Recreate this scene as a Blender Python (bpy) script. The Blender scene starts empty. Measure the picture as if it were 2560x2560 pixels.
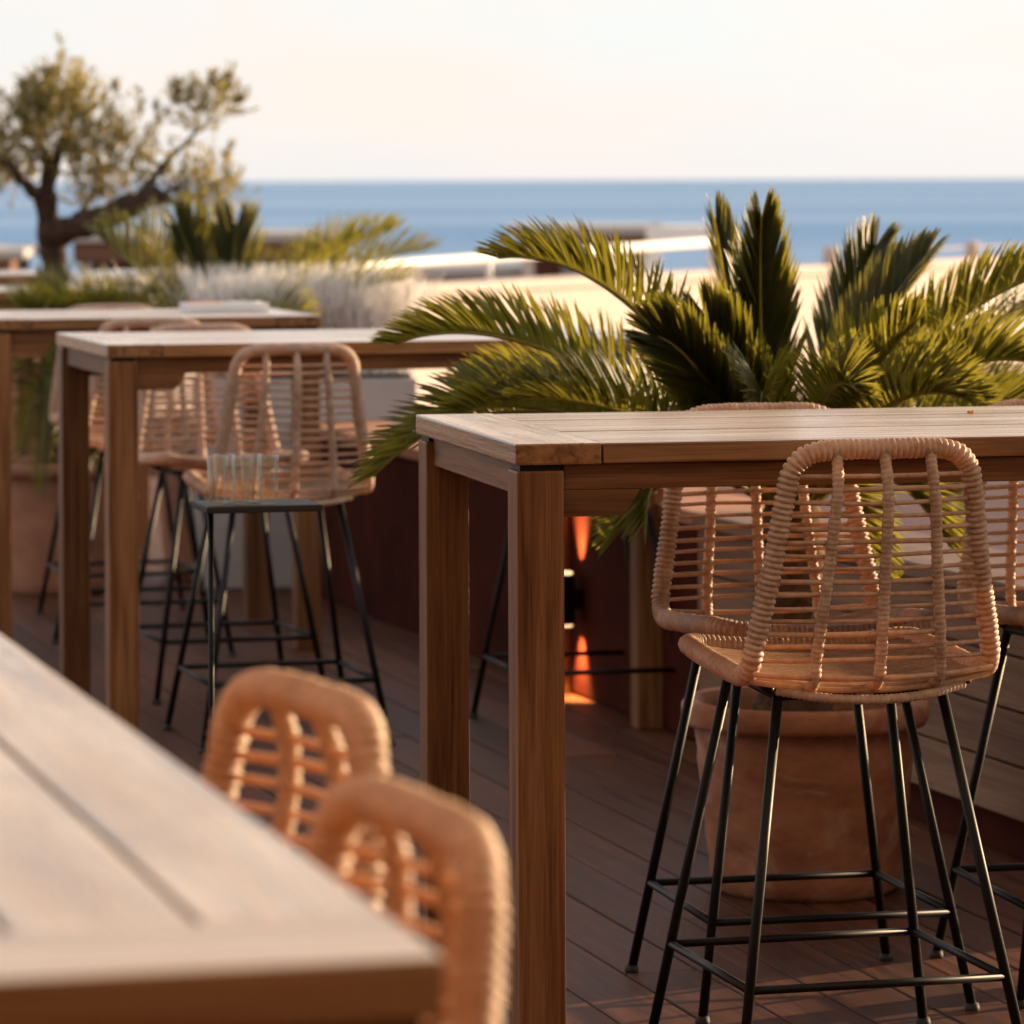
import bpy, bmesh, math, random
import numpy as np
from mathutils import Vector, Matrix
R = math.radians
random.seed(7); rng = np.random.default_rng(7)
scene = bpy.context.scene
COL = scene.collection

# ---------------------------------------------------------------- camera
cam_d = bpy.data.cameras.new('camera'); cam = bpy.data.objects.new('camera', cam_d); COL.objects.link(cam)
cam.location = (0, 0, 1.56)
cam.rotation_mode = 'QUATERNION'
cam.rotation_quaternion = (Matrix.Rotation(math.pi/2, 4, 'X') @ Matrix.Rotation(-0.0040, 4, 'Z')).to_quaternion()
cam_d.sensor_width = 36; cam_d.lens = 147.7; cam_d.shift_y = -0.324
cam_d.clip_start = 0.1; cam_d.clip_end = 60000
cam_d.dof.use_dof = True; cam_d.dof.focus_distance = 7.15; cam_d.dof.aperture_fstop = 7.0
scene.camera = cam

# ---------------------------------------------------------------- sky and sun
SUN_AZ, SUN_EL = R(58), R(11.5)          # azimuth clockwise from +Y
w = bpy.data.worlds.new('World'); scene.world = w; w.use_nodes = True
nt = w.node_tree; nt.nodes.clear()
sky = nt.nodes.new('ShaderNodeTexSky'); sky.sky_type = 'NISHITA'; sky.sun_disc = False
sky.sun_elevation = SUN_EL; sky.sun_rotation = SUN_AZ
sky.air_density = 1.0; sky.dust_density = 0.8; sky.ozone_density = 1.0
bg = nt.nodes.new('ShaderNodeBackground'); bg.inputs['Strength'].default_value = 0.083
wo = nt.nodes.new('ShaderNodeOutputWorld')
# thin bright cloud veil over the whole dome, a little uneven
gtc = nt.nodes.new('ShaderNodeTexCoord'); gmp = nt.nodes.new('ShaderNodeMapping'); gmp.inputs['Scale'].default_value = (5, 5, 16.0)
gn = nt.nodes.new('ShaderNodeTexNoise'); gn.inputs['Scale'].default_value = 2.0; gn.inputs['Detail'].default_value = 5.0; gn.inputs['Roughness'].default_value = 0.55
gr_ = nt.nodes.new('ShaderNodeMapRange'); gr_.inputs['From Min'].default_value = 0.3; gr_.inputs['From Max'].default_value = 0.7; gr_.inputs['To Min'].default_value = 0.78; gr_.inputs['To Max'].default_value = 0.94
gc = nt.nodes.new('ShaderNodeValToRGB'); gc.color_ramp.elements[0].position = 0.35; gc.color_ramp.elements[1].position = 0.68
gc.color_ramp.elements[0].color = (0.87, 0.92, 1.0, 1); gc.color_ramp.elements[1].color = (1.0, 0.89, 0.83, 1)
gv = nt.nodes.new('ShaderNodeVectorMath'); gv.operation = 'SCALE'; gv.inputs['Scale'].default_value = 5.3
gm = nt.nodes.new('ShaderNodeMix'); gm.data_type = 'RGBA'
nt.links.new(gtc.outputs['Generated'], gmp.inputs[0]); nt.links.new(gmp.outputs[0], gn.inputs['Vector'])
nt.links.new(gn.outputs['Fac'], gr_.inputs[0]); nt.links.new(gn.outputs['Fac'], gc.inputs[0]); nt.links.new(gc.outputs[0], gv.inputs[0])
nt.links.new(gr_.outputs[0], gm.inputs['Factor']); nt.links.new(sky.outputs[0], gm.inputs['A']); nt.links.new(gv.outputs[0], gm.inputs['B'])
nt.links.new(gm.outputs['Result'], bg.inputs['Color']); nt.links.new(bg.outputs[0], wo.inputs['Surface'])
sd = bpy.data.lights.new('sun', 'SUN'); sd.energy = 5.0; sd.angle = R(0.6); sd.color = (1.0, 0.71, 0.41)
sun = bpy.data.objects.new('sun', sd); COL.objects.link(sun)
sdir = Vector((math.sin(SUN_AZ)*math.cos(SUN_EL), math.cos(SUN_AZ)*math.cos(SUN_EL), math.sin(SUN_EL)))
sun.rotation_euler = (-sdir).to_track_quat('-Z', 'Y').to_euler()
sun.location = sdir*50
vs = scene.view_settings
vs.view_transform = 'Standard'; vs.look = 'None'; vs.gamma = 1.0; vs.exposure = 1.25; vs.use_curve_mapping = False
scene.cycles.use_denoising = True
scene.cycles.max_bounces = 6; scene.cycles.diffuse_bounces = 3; scene.cycles.glossy_bounces = 3; scene.cycles.adaptive_threshold = 0.02; scene.cycles.transparent_max_bounces = 48

# ---------------------------------------------------------------- helpers
def mesh(name, v, f, mat=None, smooth=False):
    me = bpy.data.meshes.new(name); me.from_pydata([tuple(map(float, p)) for p in v], [], [tuple(map(int, q)) for q in f]); me.update()
    if smooth: me.polygons.foreach_set('use_smooth', [True]*len(me.polygons))
    if mat: me.materials.append(mat)
    return me
def O(name, me, parent=None, loc=(0, 0, 0), rz=0, rot=None):
    o = bpy.data.objects.new(name, me); COL.objects.link(o); o.parent = parent
    o.location = loc; o.rotation_euler = rot if rot else (0, 0, rz)
    return o
def E(name, loc, rz, label, cat, group=None):
    o = bpy.data.objects.new(name, None); COL.objects.link(o); o.location = loc; o.rotation_euler = (0, 0, rz)
    o.empty_display_size = 0.1
    return tag(o, label, cat, group)
def tag(o, label, cat, group=None, kind=None):
    o['label'] = label; o['category'] = cat
    if group: o['group'] = group
    if kind: o['kind'] = kind
    return o
def struct(o):
    o['kind'] = 'structure'; return o
def copy_tree(o, parent=None):
    c = o.copy(); COL.objects.link(c); c.parent = parent
    for ch in o.children: copy_tree(ch, c)
    return c
class MB:
    def __init__(s): s.v = []; s.f = []
    def add(s, v, f):
        n = len(s.v); s.v += [tuple(p) for p in v]; s.f += [tuple(i+n for i in q) for q in f]; return s
    def box(s, lo, hi, c=0.0):
        bm = bmesh.new(); bmesh.ops.create_cube(bm, size=1.0)
        for q in bm.verts:
            for i in range(3): q.co[i] = lo[i] + (q.co[i]+0.5)*(hi[i]-lo[i])
        if c > 0: bmesh.ops.bevel(bm, geom=bm.edges[:], offset=c, segments=2, affect='EDGES', profile=0.6)
        bm.verts.index_update()
        s.add([q.co[:] for q in bm.verts], [[x.index for x in q.verts] for q in bm.faces]); bm.free(); return s
    def tube(s, P, r, seg=8, closed=False, cap=True):
        v, f = tube(P, r, seg, closed, cap); return s.add(v, f)
    def lathe(s, prof, seg=32, off=(0, 0, 0)):
        n = len(prof); v = []; f = []
        for k in range(seg):
            a = 2*math.pi*k/seg
            for (r, z) in prof: v.append((off[0]+r*math.cos(a), off[1]+r*math.sin(a), off[2]+z))
        for k in range(seg):
            k2 = (k+1) % seg
            for i in range(n-1): f.append((k*n+i, k2*n+i, k2*n+i+1, k*n+i+1))
        return s.add(v, f)
    def mesh(s, name, mat, smooth=False): return mesh(name, s.v, s.f, mat, smooth)
def tube(P, r, seg=8, closed=False, cap=True):
    P = np.asarray(P, float); n = len(P); r = np.full(n, r) if np.isscalar(r) else np.asarray(r, float)
    if closed: T = np.roll(P, -1, 0) - np.roll(P, 1, 0)
    else: T = np.gradient(P, axis=0)
    T /= np.linalg.norm(T, axis=1)[:, None] + 1e-12
    ref = np.array([0, 0, 1.0]) if abs(T[0][2]) < 0.9 else np.array([1.0, 0, 0])
    N = np.cross(T[0], ref); N /= np.linalg.norm(N)
    v = []; ang = np.linspace(0, 2*math.pi, seg, endpoint=False)
    for i in range(n):
        N = N - T[i]*np.dot(N, T[i]); N /= np.linalg.norm(N); B = np.cross(T[i], N)
        for a in ang: v.append(P[i] + r[i]*(math.cos(a)*N + math.sin(a)*B))
    f = []
    for i in range(n if closed else n-1):
        j = (i+1) % n
        for k in range(seg):
            k2 = (k+1) % seg; f.append((i*seg+k, i*seg+k2, j*seg+k2, j*seg+k))
    if cap and not closed:
        f.append(tuple(range(seg))[::-1]); f.append(tuple((n-1)*seg+k for k in range(seg)))
    return v, f
def spline(P, step, closed=False):
    """Catmull-Rom through P, resampled at even steps"""
    P = [np.asarray(p, float) for p in P]; n = len(P); out = []
    for i in range(n if closed else n-1):
        if closed: a, b, c, d = P[i-1], P[i], P[(i+1) % n], P[(i+2) % n]
        else: a, b, c, d = P[max(i-1, 0)], P[i], P[i+1], P[min(i+2, n-1)]
        for t in np.linspace(0, 1, 24, endpoint=False):
            out.append(0.5*((2*b)+(c-a)*t+(2*a-5*b+4*c-d)*t*t+(3*b-a-3*c+d)*t**3))
    out.append(P[0] if closed else P[-1]); out = np.array(out)
    L = np.r_[0, np.cumsum(np.linalg.norm(np.diff(out, axis=0), axis=1))]
    m = max(2, int(round(L[-1]/step))); s = np.linspace(0, L[-1], m+1)
    Q = np.stack([np.interp(s, L, out[:, k]) for k in range(3)], 1)
    return Q[:-1] if closed else Q

# ---------------------------------------------------------------- materials
def newmat(name):
    m = bpy.data.materials.new(name); m.use_nodes = True; t = m.node_tree
    return m, t, t.nodes['Principled BSDF'], t.nodes['Material Output']
def N(t, typ, **kw):
    n = t.nodes.new(typ)
    for k, val in kw.items():
        if k in n.inputs.keys(): n.inputs[k].default_value = val
        else: setattr(n, k, val)
    return n
def ramp(t, fac, stops):
    r = t.nodes.new('ShaderNodeValToRGB'); e = r.color_ramp.elements
    e[0].position, e[0].color = stops[0][0], (*stops[0][1], 1); e[1].position, e[1].color = stops[-1][0], (*stops[-1][1], 1)
    for p, c in stops[1:-1]: q = e.new(p); q.color = (*c, 1)
    t.links.new(fac, r.inputs[0]); return r.outputs[0]
def coords(t, scale, rand=True):
    tc = t.nodes.new('ShaderNodeTexCoord'); mp = t.nodes.new('ShaderNodeMapping'); mp.inputs['Scale'].default_value = scale
    if rand:
        oi = t.nodes.new('ShaderNodeObjectInfo'); ml = N(t, 'ShaderNodeMath', operation='MULTIPLY'); ml.inputs[1].default_value = 37.0
        ad = N(t, 'ShaderNodeVectorMath', operation='ADD')
        t.links.new(oi.outputs['Random'], ml.inputs[0]); t.links.new(tc.outputs['Object'], ad.inputs[0]); t.links.new(ml.outputs[0], ad.inputs[1])
        t.links.new(ad.outputs[0], mp.inputs[0])
    else: t.links.new(tc.outputs['Object'], mp.inputs[0])
    return mp.outputs[0]
def bump(t, b, h, strength, dist):
    bp = N(t, 'ShaderNodeBump'); bp.inputs['Strength'].default_value = strength; bp.inputs['Distance'].default_value = dist
    t.links.new(h, bp.inputs['Height']); t.links.new(bp.outputs[0], b.inputs['Normal'])
def wood(name, axis, dark, mid, light, rough=0.45, scale=1.0, spec=0.3, silver=None):
    m, t, b, o = newmat(name)
    sc = [42*scale]*3; sc[axis] = 1.6*scale
    c = coords(t, sc)
    n1 = N(t, 'ShaderNodeTexNoise', Scale=1.0, Detail=6.0, Roughness=0.62, Distortion=0.6); t.links.new(c, n1.inputs['Vector'])
    sc2 = [230*scale]*3; sc2[axis] = 6*scale
    n2 = N(t, 'ShaderNodeTexNoise', Scale=1.0, Detail=3.0); t.links.new(coords(t, sc2), n2.inputs['Vector'])
    mx = N(t, 'ShaderNodeMath', operation='MULTIPLY_ADD'); mx.inputs[1].default_value = 0.35
    t.links.new(n2.outputs['Fac'], mx.inputs[0]); t.links.new(n1.outputs['Fac'], mx.inputs[2])
    col = ramp(t, mx.outputs[0], [(0.45, dark), (0.62, mid), (0.85, light)])
    oi = t.nodes.new('ShaderNodeObjectInfo'); hs = t.nodes.new('ShaderNodeHueSaturation')
    mr = N(t, 'ShaderNodeMapRange'); mr.inputs['To Min'].default_value = 0.66; mr.inputs['To Max'].default_value = 1.25
    t.links.new(oi.outputs['Random'], mr.inputs[0]); t.links.new(mr.outputs[0], hs.inputs['Value']); t.links.new(col, hs.inputs['Color'])
    last = hs.outputs[0]
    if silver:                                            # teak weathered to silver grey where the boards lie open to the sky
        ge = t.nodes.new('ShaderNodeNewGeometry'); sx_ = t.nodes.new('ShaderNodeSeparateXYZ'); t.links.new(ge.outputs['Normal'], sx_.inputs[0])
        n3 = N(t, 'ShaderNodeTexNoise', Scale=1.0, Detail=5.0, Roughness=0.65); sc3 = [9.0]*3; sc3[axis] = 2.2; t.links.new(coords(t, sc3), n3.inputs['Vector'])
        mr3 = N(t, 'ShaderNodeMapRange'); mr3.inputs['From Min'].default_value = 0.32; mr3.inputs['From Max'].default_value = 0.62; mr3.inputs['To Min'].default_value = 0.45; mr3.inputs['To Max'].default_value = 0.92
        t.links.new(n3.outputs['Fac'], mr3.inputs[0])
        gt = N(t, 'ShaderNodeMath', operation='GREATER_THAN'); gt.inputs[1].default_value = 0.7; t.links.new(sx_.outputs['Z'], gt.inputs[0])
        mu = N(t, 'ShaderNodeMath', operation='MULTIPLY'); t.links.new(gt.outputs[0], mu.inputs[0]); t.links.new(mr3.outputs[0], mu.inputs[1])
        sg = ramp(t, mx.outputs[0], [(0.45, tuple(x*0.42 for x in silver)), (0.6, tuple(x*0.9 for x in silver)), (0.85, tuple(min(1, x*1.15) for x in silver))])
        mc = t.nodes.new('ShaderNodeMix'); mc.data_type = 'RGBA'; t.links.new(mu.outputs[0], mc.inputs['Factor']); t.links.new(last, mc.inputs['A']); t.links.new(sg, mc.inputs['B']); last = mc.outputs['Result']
    t.links.new(last, b.inputs['Base Color'])
    b.inputs['Specular IOR Level'].default_value = spec
    rr = N(t, 'ShaderNodeMapRange'); rr.inputs['To Min'].default_value = rough-0.08; rr.inputs['To Max'].default_value = rough+0.15
    t.links.new(n1.outputs['Fac'], rr.inputs[0]); t.links.new(rr.outputs[0], b.inputs['Roughness'])
    bump(t, b, mx.outputs[0], 0.35, 0.002)
    return m
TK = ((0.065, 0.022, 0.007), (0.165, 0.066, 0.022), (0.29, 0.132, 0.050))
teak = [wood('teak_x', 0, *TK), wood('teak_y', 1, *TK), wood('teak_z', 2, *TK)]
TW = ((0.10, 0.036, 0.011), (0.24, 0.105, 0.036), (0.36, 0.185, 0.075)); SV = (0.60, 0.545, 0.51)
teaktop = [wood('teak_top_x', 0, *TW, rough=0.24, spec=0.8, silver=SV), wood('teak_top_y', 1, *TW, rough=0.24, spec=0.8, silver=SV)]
deckmat = wood('deck_wood', 1, (0.028, 0.009, 0.005), (0.070, 0.023, 0.011), (0.12, 0.046, 0.023), rough=0.5, spec=0.14)
clad = wood('clad_wood', 1, (0.10, 0.045, 0.024), (0.17, 0.085, 0.048), (0.25, 0.14, 0.085), rough=0.6, scale=0.8)
brownwood = wood('brown_wood', 0, (0.10, 0.045, 0.025), (0.17, 0.08, 0.045), (0.24, 0.12, 0.07), rough=0.6, scale=0.3)
def rattan_mat(name, dark, light, trans):
    m, t, b, o = newmat(name)
    c = coords(t, (70, 70, 70)); n1 = N(t, 'ShaderNodeTexNoise', Scale=1.0, Detail=4.0, Roughness=0.6); t.links.new(c, n1.inputs['Vector'])
    c2 = coords(t, (9, 9, 9)); n2 = N(t, 'ShaderNodeTexNoise', Scale=1.0, Detail=2.0); t.links.new(c2, n2.inputs['Vector'])
    mx = N(t, 'ShaderNodeMath', operation='MULTIPLY_ADD'); mx.inputs[1].default_value = 0.6
    t.links.new(n2.outputs['Fac'], mx.inputs[0]); t.links.new(n1.outputs['Fac'], mx.inputs[2])
    col = ramp(t, mx.outputs[0], [(0.55, dark), (1.0, light)])
    t.links.new(col, b.inputs['Base Color']); b.inputs['Roughness'].default_value = 0.5; b.inputs['Specular IOR Level'].default_value = 0.35
    bump(t, b, n1.outputs['Fac'], 0.25, 0.001)
    tr = t.nodes.new('ShaderNodeBsdfTranslucent'); tr.inputs['Color'].default_value = (0.90, 0.47, 0.14, 1)
    ms = t.nodes.new('ShaderNodeMixShader'); ms.inputs[0].default_value = trans
    t.links.new(b.outputs[0], ms.inputs[1]); t.links.new(tr.outputs[0], ms.inputs[2]); t.links.new(ms.outputs[0], o.inputs['Surface'])
    return m
rattan = rattan_mat('rattan_wrap', (0.34, 0.235, 0.165), (0.66, 0.50, 0.39), 0.24)
rattan_rod = rattan_mat('rattan_rod', (0.38, 0.25, 0.165), (0.70, 0.52, 0.39), 0.32)
def plain(name, col, rough=0.5, metal=0.0, spec=0.5, noise=0.0, nscale=8.0, bumps=0.0):
    m, t, b, o = newmat(name); b.inputs['Roughness'].default_value = rough; b.inputs['Metallic'].default_value = metal
    b.inputs['Specular IOR Level'].default_value = spec
    if noise > 0:
        n1 = N(t, 'ShaderNodeTexNoise', Scale=1.0, Detail=5.0, Roughness=0.6); t.links.new(coords(t, (nscale,)*3, False), n1.inputs['Vector'])
        t.links.new(ramp(t, n1.outputs['Fac'], [(0.3, tuple(x*(1-noise) for x in col)), (0.7, tuple(min(1, x*(1+noise)) for x in col))]), b.inputs['Base Color'])
        if bumps: bump(t, b, n1.outputs['Fac'], bumps, 0.01)
    else: b.inputs['Base Color'].default_value = (*col, 1)
    return m
steel = plain('black_steel', (0.007, 0.007, 0.008), 0.45, 0.0, 0.22, 0.3, 30)
rubber = plain('black_rubber', (0.02, 0.02, 0.02), 0.7)
terracotta = plain('terracotta', (0.34, 0.155, 0.088), 0.8, 0, 0.3, 0.28, 7, 0.25)
def potmat():
    m, t, b, o = newmat('aged_terracotta'); b.inputs['Roughness'].default_value = 0.85; b.inputs['Specular IOR Level'].default_value = 0.25
    n1 = N(t, 'ShaderNodeTexNoise', Scale=1.0, Detail=6.0, Roughness=0.65); t.links.new(coords(t, (6, 6, 11), False), n1.inputs['Vector'])
    n2 = N(t, 'ShaderNodeTexNoise', Scale=1.0, Detail=7.0, Roughness=0.7, Distortion=0.8); t.links.new(coords(t, (3.5, 3.5, 5.5), False), n2.inputs['Vector'])
    c1 = ramp(t, n1.outputs['Fac'], [(0.3, (0.20, 0.075, 0.036)), (0.55, (0.34, 0.145, 0.078)), (0.75, (0.42, 0.205, 0.12))])
    mr = N(t, 'ShaderNodeMapRange'); mr.inputs['From Min'].default_value = 0.52; mr.inputs['From Max'].default_value = 0.72; mr.inputs['To Max'].default_value = 0.75; t.links.new(n2.outputs['Fac'], mr.inputs[0])
    mc = t.nodes.new('ShaderNodeMix'); mc.data_type = 'RGBA'; mc.inputs['B'].default_value = (0.52, 0.40, 0.31, 1)
    t.links.new(mr.outputs[0], mc.inputs['Factor']); t.links.new(c1, mc.inputs['A']); t.links.new(mc.outputs['Result'], b.inputs['Base Color'])
    bump(t, b, n1.outputs['Fac'], 0.3, 0.01); return m
agedpot = potmat()
soil = plain('soil', (0.05, 0.03, 0.02), 0.95, 0, 0.2, 0.5, 30, 0.8)
redplaster = plain('red_plaster', (0.055, 0.011, 0.006), 0.9, 0, 0.08, 0.45, 3, 0.4)
whitepaint = plain('white_paint', (0.78, 0.76, 0.72), 0.35, 0, 0.5, 0.05, 4)
creamwall = plain('cream_plaster', (0.56, 0.46, 0.42), 0.85, 0, 0.3, 0.10, 1.5, 0.15)
grayslab = plain('grey_slab', (0.42, 0.39, 0.37), 0.8, 0, 0.3, 0.12, 2)
darkwall = plain('dark_brown_wall', (0.12, 0.045, 0.03), 0.7, 0, 0.3, 0.3, 2)
sand = plain('sand', (0.45, 0.35, 0.25), 0.95, 0, 0.2, 0.15, 0.4, 0.2)
paving = plain('paving', (0.36, 0.27, 0.20), 0.85, 0, 0.3, 0.15, 1.2, 0.2)
barkm = plain('olive_bark', (0.05, 0.03, 0.02), 0.95, 0, 0.2, 0.5, 18, 1.0)
trunkm = plain('cycad_trunk', (0.11, 0.065, 0.035), 0.95, 0, 0.2, 0.5, 40, 1.0)
porcelain = plain('porcelain', (0.8, 0.79, 0.77), 0.2)
pinkcloth = plain('pink_napkin', (0.70, 0.30, 0.20), 0.9)
def leafmat(name, a, b_, trans, tcol, rough=0.38):
    m, t, b, o = newmat(name)
    n1 = N(t, 'ShaderNodeTexNoise', Scale=1.0, Detail=2.0); t.links.new(coords(t, (9, 9, 9)), n1.inputs['Vector'])
    t.links.new(ramp(t, n1.outputs['Fac'], [(0.35, a), (0.62, b_), (0.72, b_), (0.80, tuple(min(1, x*y) for x, y in zip(b_, (2.6, 1.7, 1.6))))]), b.inputs['Base Color']); b.inputs['Roughness'].default_value = rough
    tr = t.nodes.new('ShaderNodeBsdfTranslucent'); tr.inputs['Color'].default_value = (*tcol, 1)
    ms = t.nodes.new('ShaderNodeMixShader'); ms.inputs[0].default_value = trans
    t.links.new(b.outputs[0], ms.inputs[1]); t.links.new(tr.outputs[0], ms.inputs[2]); t.links.new(ms.outputs[0], o.inputs['Surface'])
    return m
cycleaf = leafmat('cycad_leaf', (0.011, 0.019, 0.003), (0.028, 0.040, 0.006), 0.32, (0.44, 0.38, 0.04), 0.42)
rachism = leafmat('cycad_rachis', (0.20, 0.19, 0.035), (0.30, 0.27, 0.06), 0.1, (0.3, 0.3, 0.05))
oliveleaf = leafmat('olive_leaf', (0.05, 0.052, 0.018), (0.17, 0.145, 0.052), 0.35, (0.5, 0.40, 0.11), 0.5)
silverleaf = leafmat('silver_leaf', (0.82, 0.80, 0.78), (0.92, 0.90, 0.88), 0.3, (0.7, 0.65, 0.58), 0.7)
def glassmat():
    m, t, b, o = newmat('clear_glass')                      # thin-walled glass: Fresnel reflection over a clear sheet
    tr = t.nodes.new('ShaderNodeBsdfTransparent'); tr.inputs['Color'].default_value = (0.985, 0.955, 0.90, 1)
    gl_ = t.nodes.new('ShaderNodeBsdfGlossy'); gl_.inputs['Roughness'].default_value = 0.04
    lw_ = t.nodes.new('ShaderNodeLayerWeight'); pw_ = N(t, 'ShaderNodeMath', operation='POWER'); pw_.inputs[1].default_value = 3.5; t.links.new(lw_.outputs['Facing'], pw_.inputs[0])
    fr = N(t, 'ShaderNodeMath', operation='MULTIPLY_ADD'); fr.inputs[1].default_value = 0.85; fr.inputs[2].default_value = 0.05; t.links.new(pw_.outputs[0], fr.inputs[0])
    ms = t.nodes.new('ShaderNodeMixShader'); t.links.new(fr.outputs[0], ms.inputs[0]); t.links.new(tr.outputs[0], ms.inputs[1]); t.links.new(gl_.outputs[0], ms.inputs[2])
    t.links.new(ms.outputs[0], o.inputs['Surface'])
    return m
glass = glassmat()
def seamat():
    m, t, b, o = newmat('sea_water')
    tc = t.nodes.new('ShaderNodeTexCoord'); mp = t.nodes.new('ShaderNodeMapping'); mp.inputs['Scale'].default_value = (0.05, 0.35, 1)
    t.links.new(tc.outputs['Object'], mp.inputs[0])
    n1 = N(t, 'ShaderNodeTexNoise', Scale=1.0, Detail=6.0, Roughness=0.65); t.links.new(mp.outputs[0], n1.inputs['Vector'])
    mp2 = t.nodes.new('ShaderNodeMapping'); mp2.inputs['Scale'].default_value = (0.0015, 0.012, 1); t.links.new(tc.outputs['Object'], mp2.inputs[0])
    n2 = N(t, 'ShaderNodeTexNoise', Scale=1.0, Detail=3.0); t.links.new(mp2.outputs[0], n2.inputs['Vector'])
    t.links.new(ramp(t, n2.outputs['Fac'], [(0.35, (0.13, 0.255, 0.44)), (0.65, (0.25, 0.37, 0.54))]), b.inputs['Base Color'])
    b.inputs['Roughness'].default_value = 0.55; b.inputs['Specular IOR Level'].default_value = 0.12; b.inputs['IOR'].default_value = 1.33
    bump(t, b, n1.outputs['Fac'], 1.0, 0.6)
    return m
sea_m = seamat()

# ---------------------------------------------------------------- the setting
struct(O('sea', mesh('sea', [(-9000, 120, -2.3), (9000, 120, -2.3), (9000, 40000, -2.3), (-9000, 40000, -2.3)], [(0, 1, 2, 3)], sea_m)))
def strip(name, mat, pts, xs=(-400, 400)):
    v = []; f = []
    for i, (y, z) in enumerate(pts): v += [(xs[0], y, z), (xs[1], y, z)]
    for i in range(len(pts)-1): f.append((2*i, 2*i+1, 2*i+3, 2*i+2))
    return struct(O(name, mesh(name, v, f, mat)))
strip('beach', sand, [(59, -0.06), (61, -1.5), (100, -1.9), (150, -2.4), (170, -3.2)])
strip('ground', paving, [(-30, -0.06), (60, -0.06)], (-300, 300))
# deck: boards run towards the sea, 15.5 degrees left of the view
DA = R(15.5)
DV = np.array([-math.sin(DA), math.cos(DA)]); DU = np.array([math.cos(DA), math.sin(DA)])
deck = struct(O('deck', MB().box((-7, -3, -0.05), (8.5, 26, -0.028)).mesh('deck', plain('deck_underlay', (0.02, 0.015, 0.012), 0.9)), None, (0, 0, 0), DA))
PW, PP, PL = 0.146, 0.151, 3.0
pm = [MB().box((0, 0.003, -0.022), (PW, PL-0.003, 0), 0.003).mesh('plank', deckmat), MB().box((0, 0.003, -0.022), (PW, 1.62-0.003, 0), 0.003).mesh('plank', deckmat)]
wide = MB()
for i in range(-44, 54):
    x = i*PP; off = [0, 1.1, 2.1, 0.55, 1.6][i % 5]
    if -22 <= i <= 28:
        for j in range(2, 6): O('plank', pm[0], deck, (x, j*PL-off, 0.0006*((i*7+j*3) % 5-2)))
    else:
        for j in range(-1, 8): wide.box((x, j*PL-off+0.003, -0.022), (x+PW, (j+1)*PL-off-0.003, 0))
    if -22 <= i <= 28:
        for j in list(range(-1, 2))+list(range(6, 8)): wide.box((x, j*PL-off+0.003, -0.022), (x+PW, (j+1)*PL-off-0.003, 0))
o = O('planking', wide.mesh('planking', deckmat), deck); o['kind'] = 'stuff'

# ---------------------------------------------------------------- unseen restaurant behind the camera; awning added to shade the near tables
rest = E('restaurant', (0, -2.2, 0), 0, 'dark restaurant front with a deep canopy behind the viewer', 'building')
fac = plain('facade_plaster', (0.10, 0.055, 0.04), 0.8, 0, 0.3, 0.2, 1.0)
O('facade', MB().box((-16, -0.3, -0.05), (16, 0, 5.4)).mesh('facade', fac), rest)
def canvasmat():
    m, t, b, o = newmat('awning_canvas'); b.inputs['Base Color'].default_value = (0.50, 0.43, 0.36, 1); b.inputs['Roughness'].default_value = 0.9
    tr = t.nodes.new('ShaderNodeBsdfTranslucent'); tr.inputs['Color'].default_value = (0.70, 0.58, 0.46, 1)
    ms = t.nodes.new('ShaderNodeMixShader'); ms.inputs[0].default_value = 0.6
    t.links.new(b.outputs[0], ms.inputs[1]); t.links.new(tr.outputs[0], ms.inputs[2]); t.links.new(ms.outputs[0], o.inputs['Surface']); return m
O('canopy', mesh('canopy', [(-6.5, 0.002, 3.45), (6.5, 0.002, 3.45), (6.5, 11.0, 3.1), (-6.5, 11.0, 3.1)], [(0, 1, 2, 3)], canvasmat()), rest)
for i in range(9): O('window', MB().box((-15+3.5*i, 0.002, 0.1), (-12.2+3.5*i, 0.04, 2.7), 0.01).mesh('window', plain('window_glass', (0.02, 0.02, 0.022), 0.08)), rest)

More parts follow.
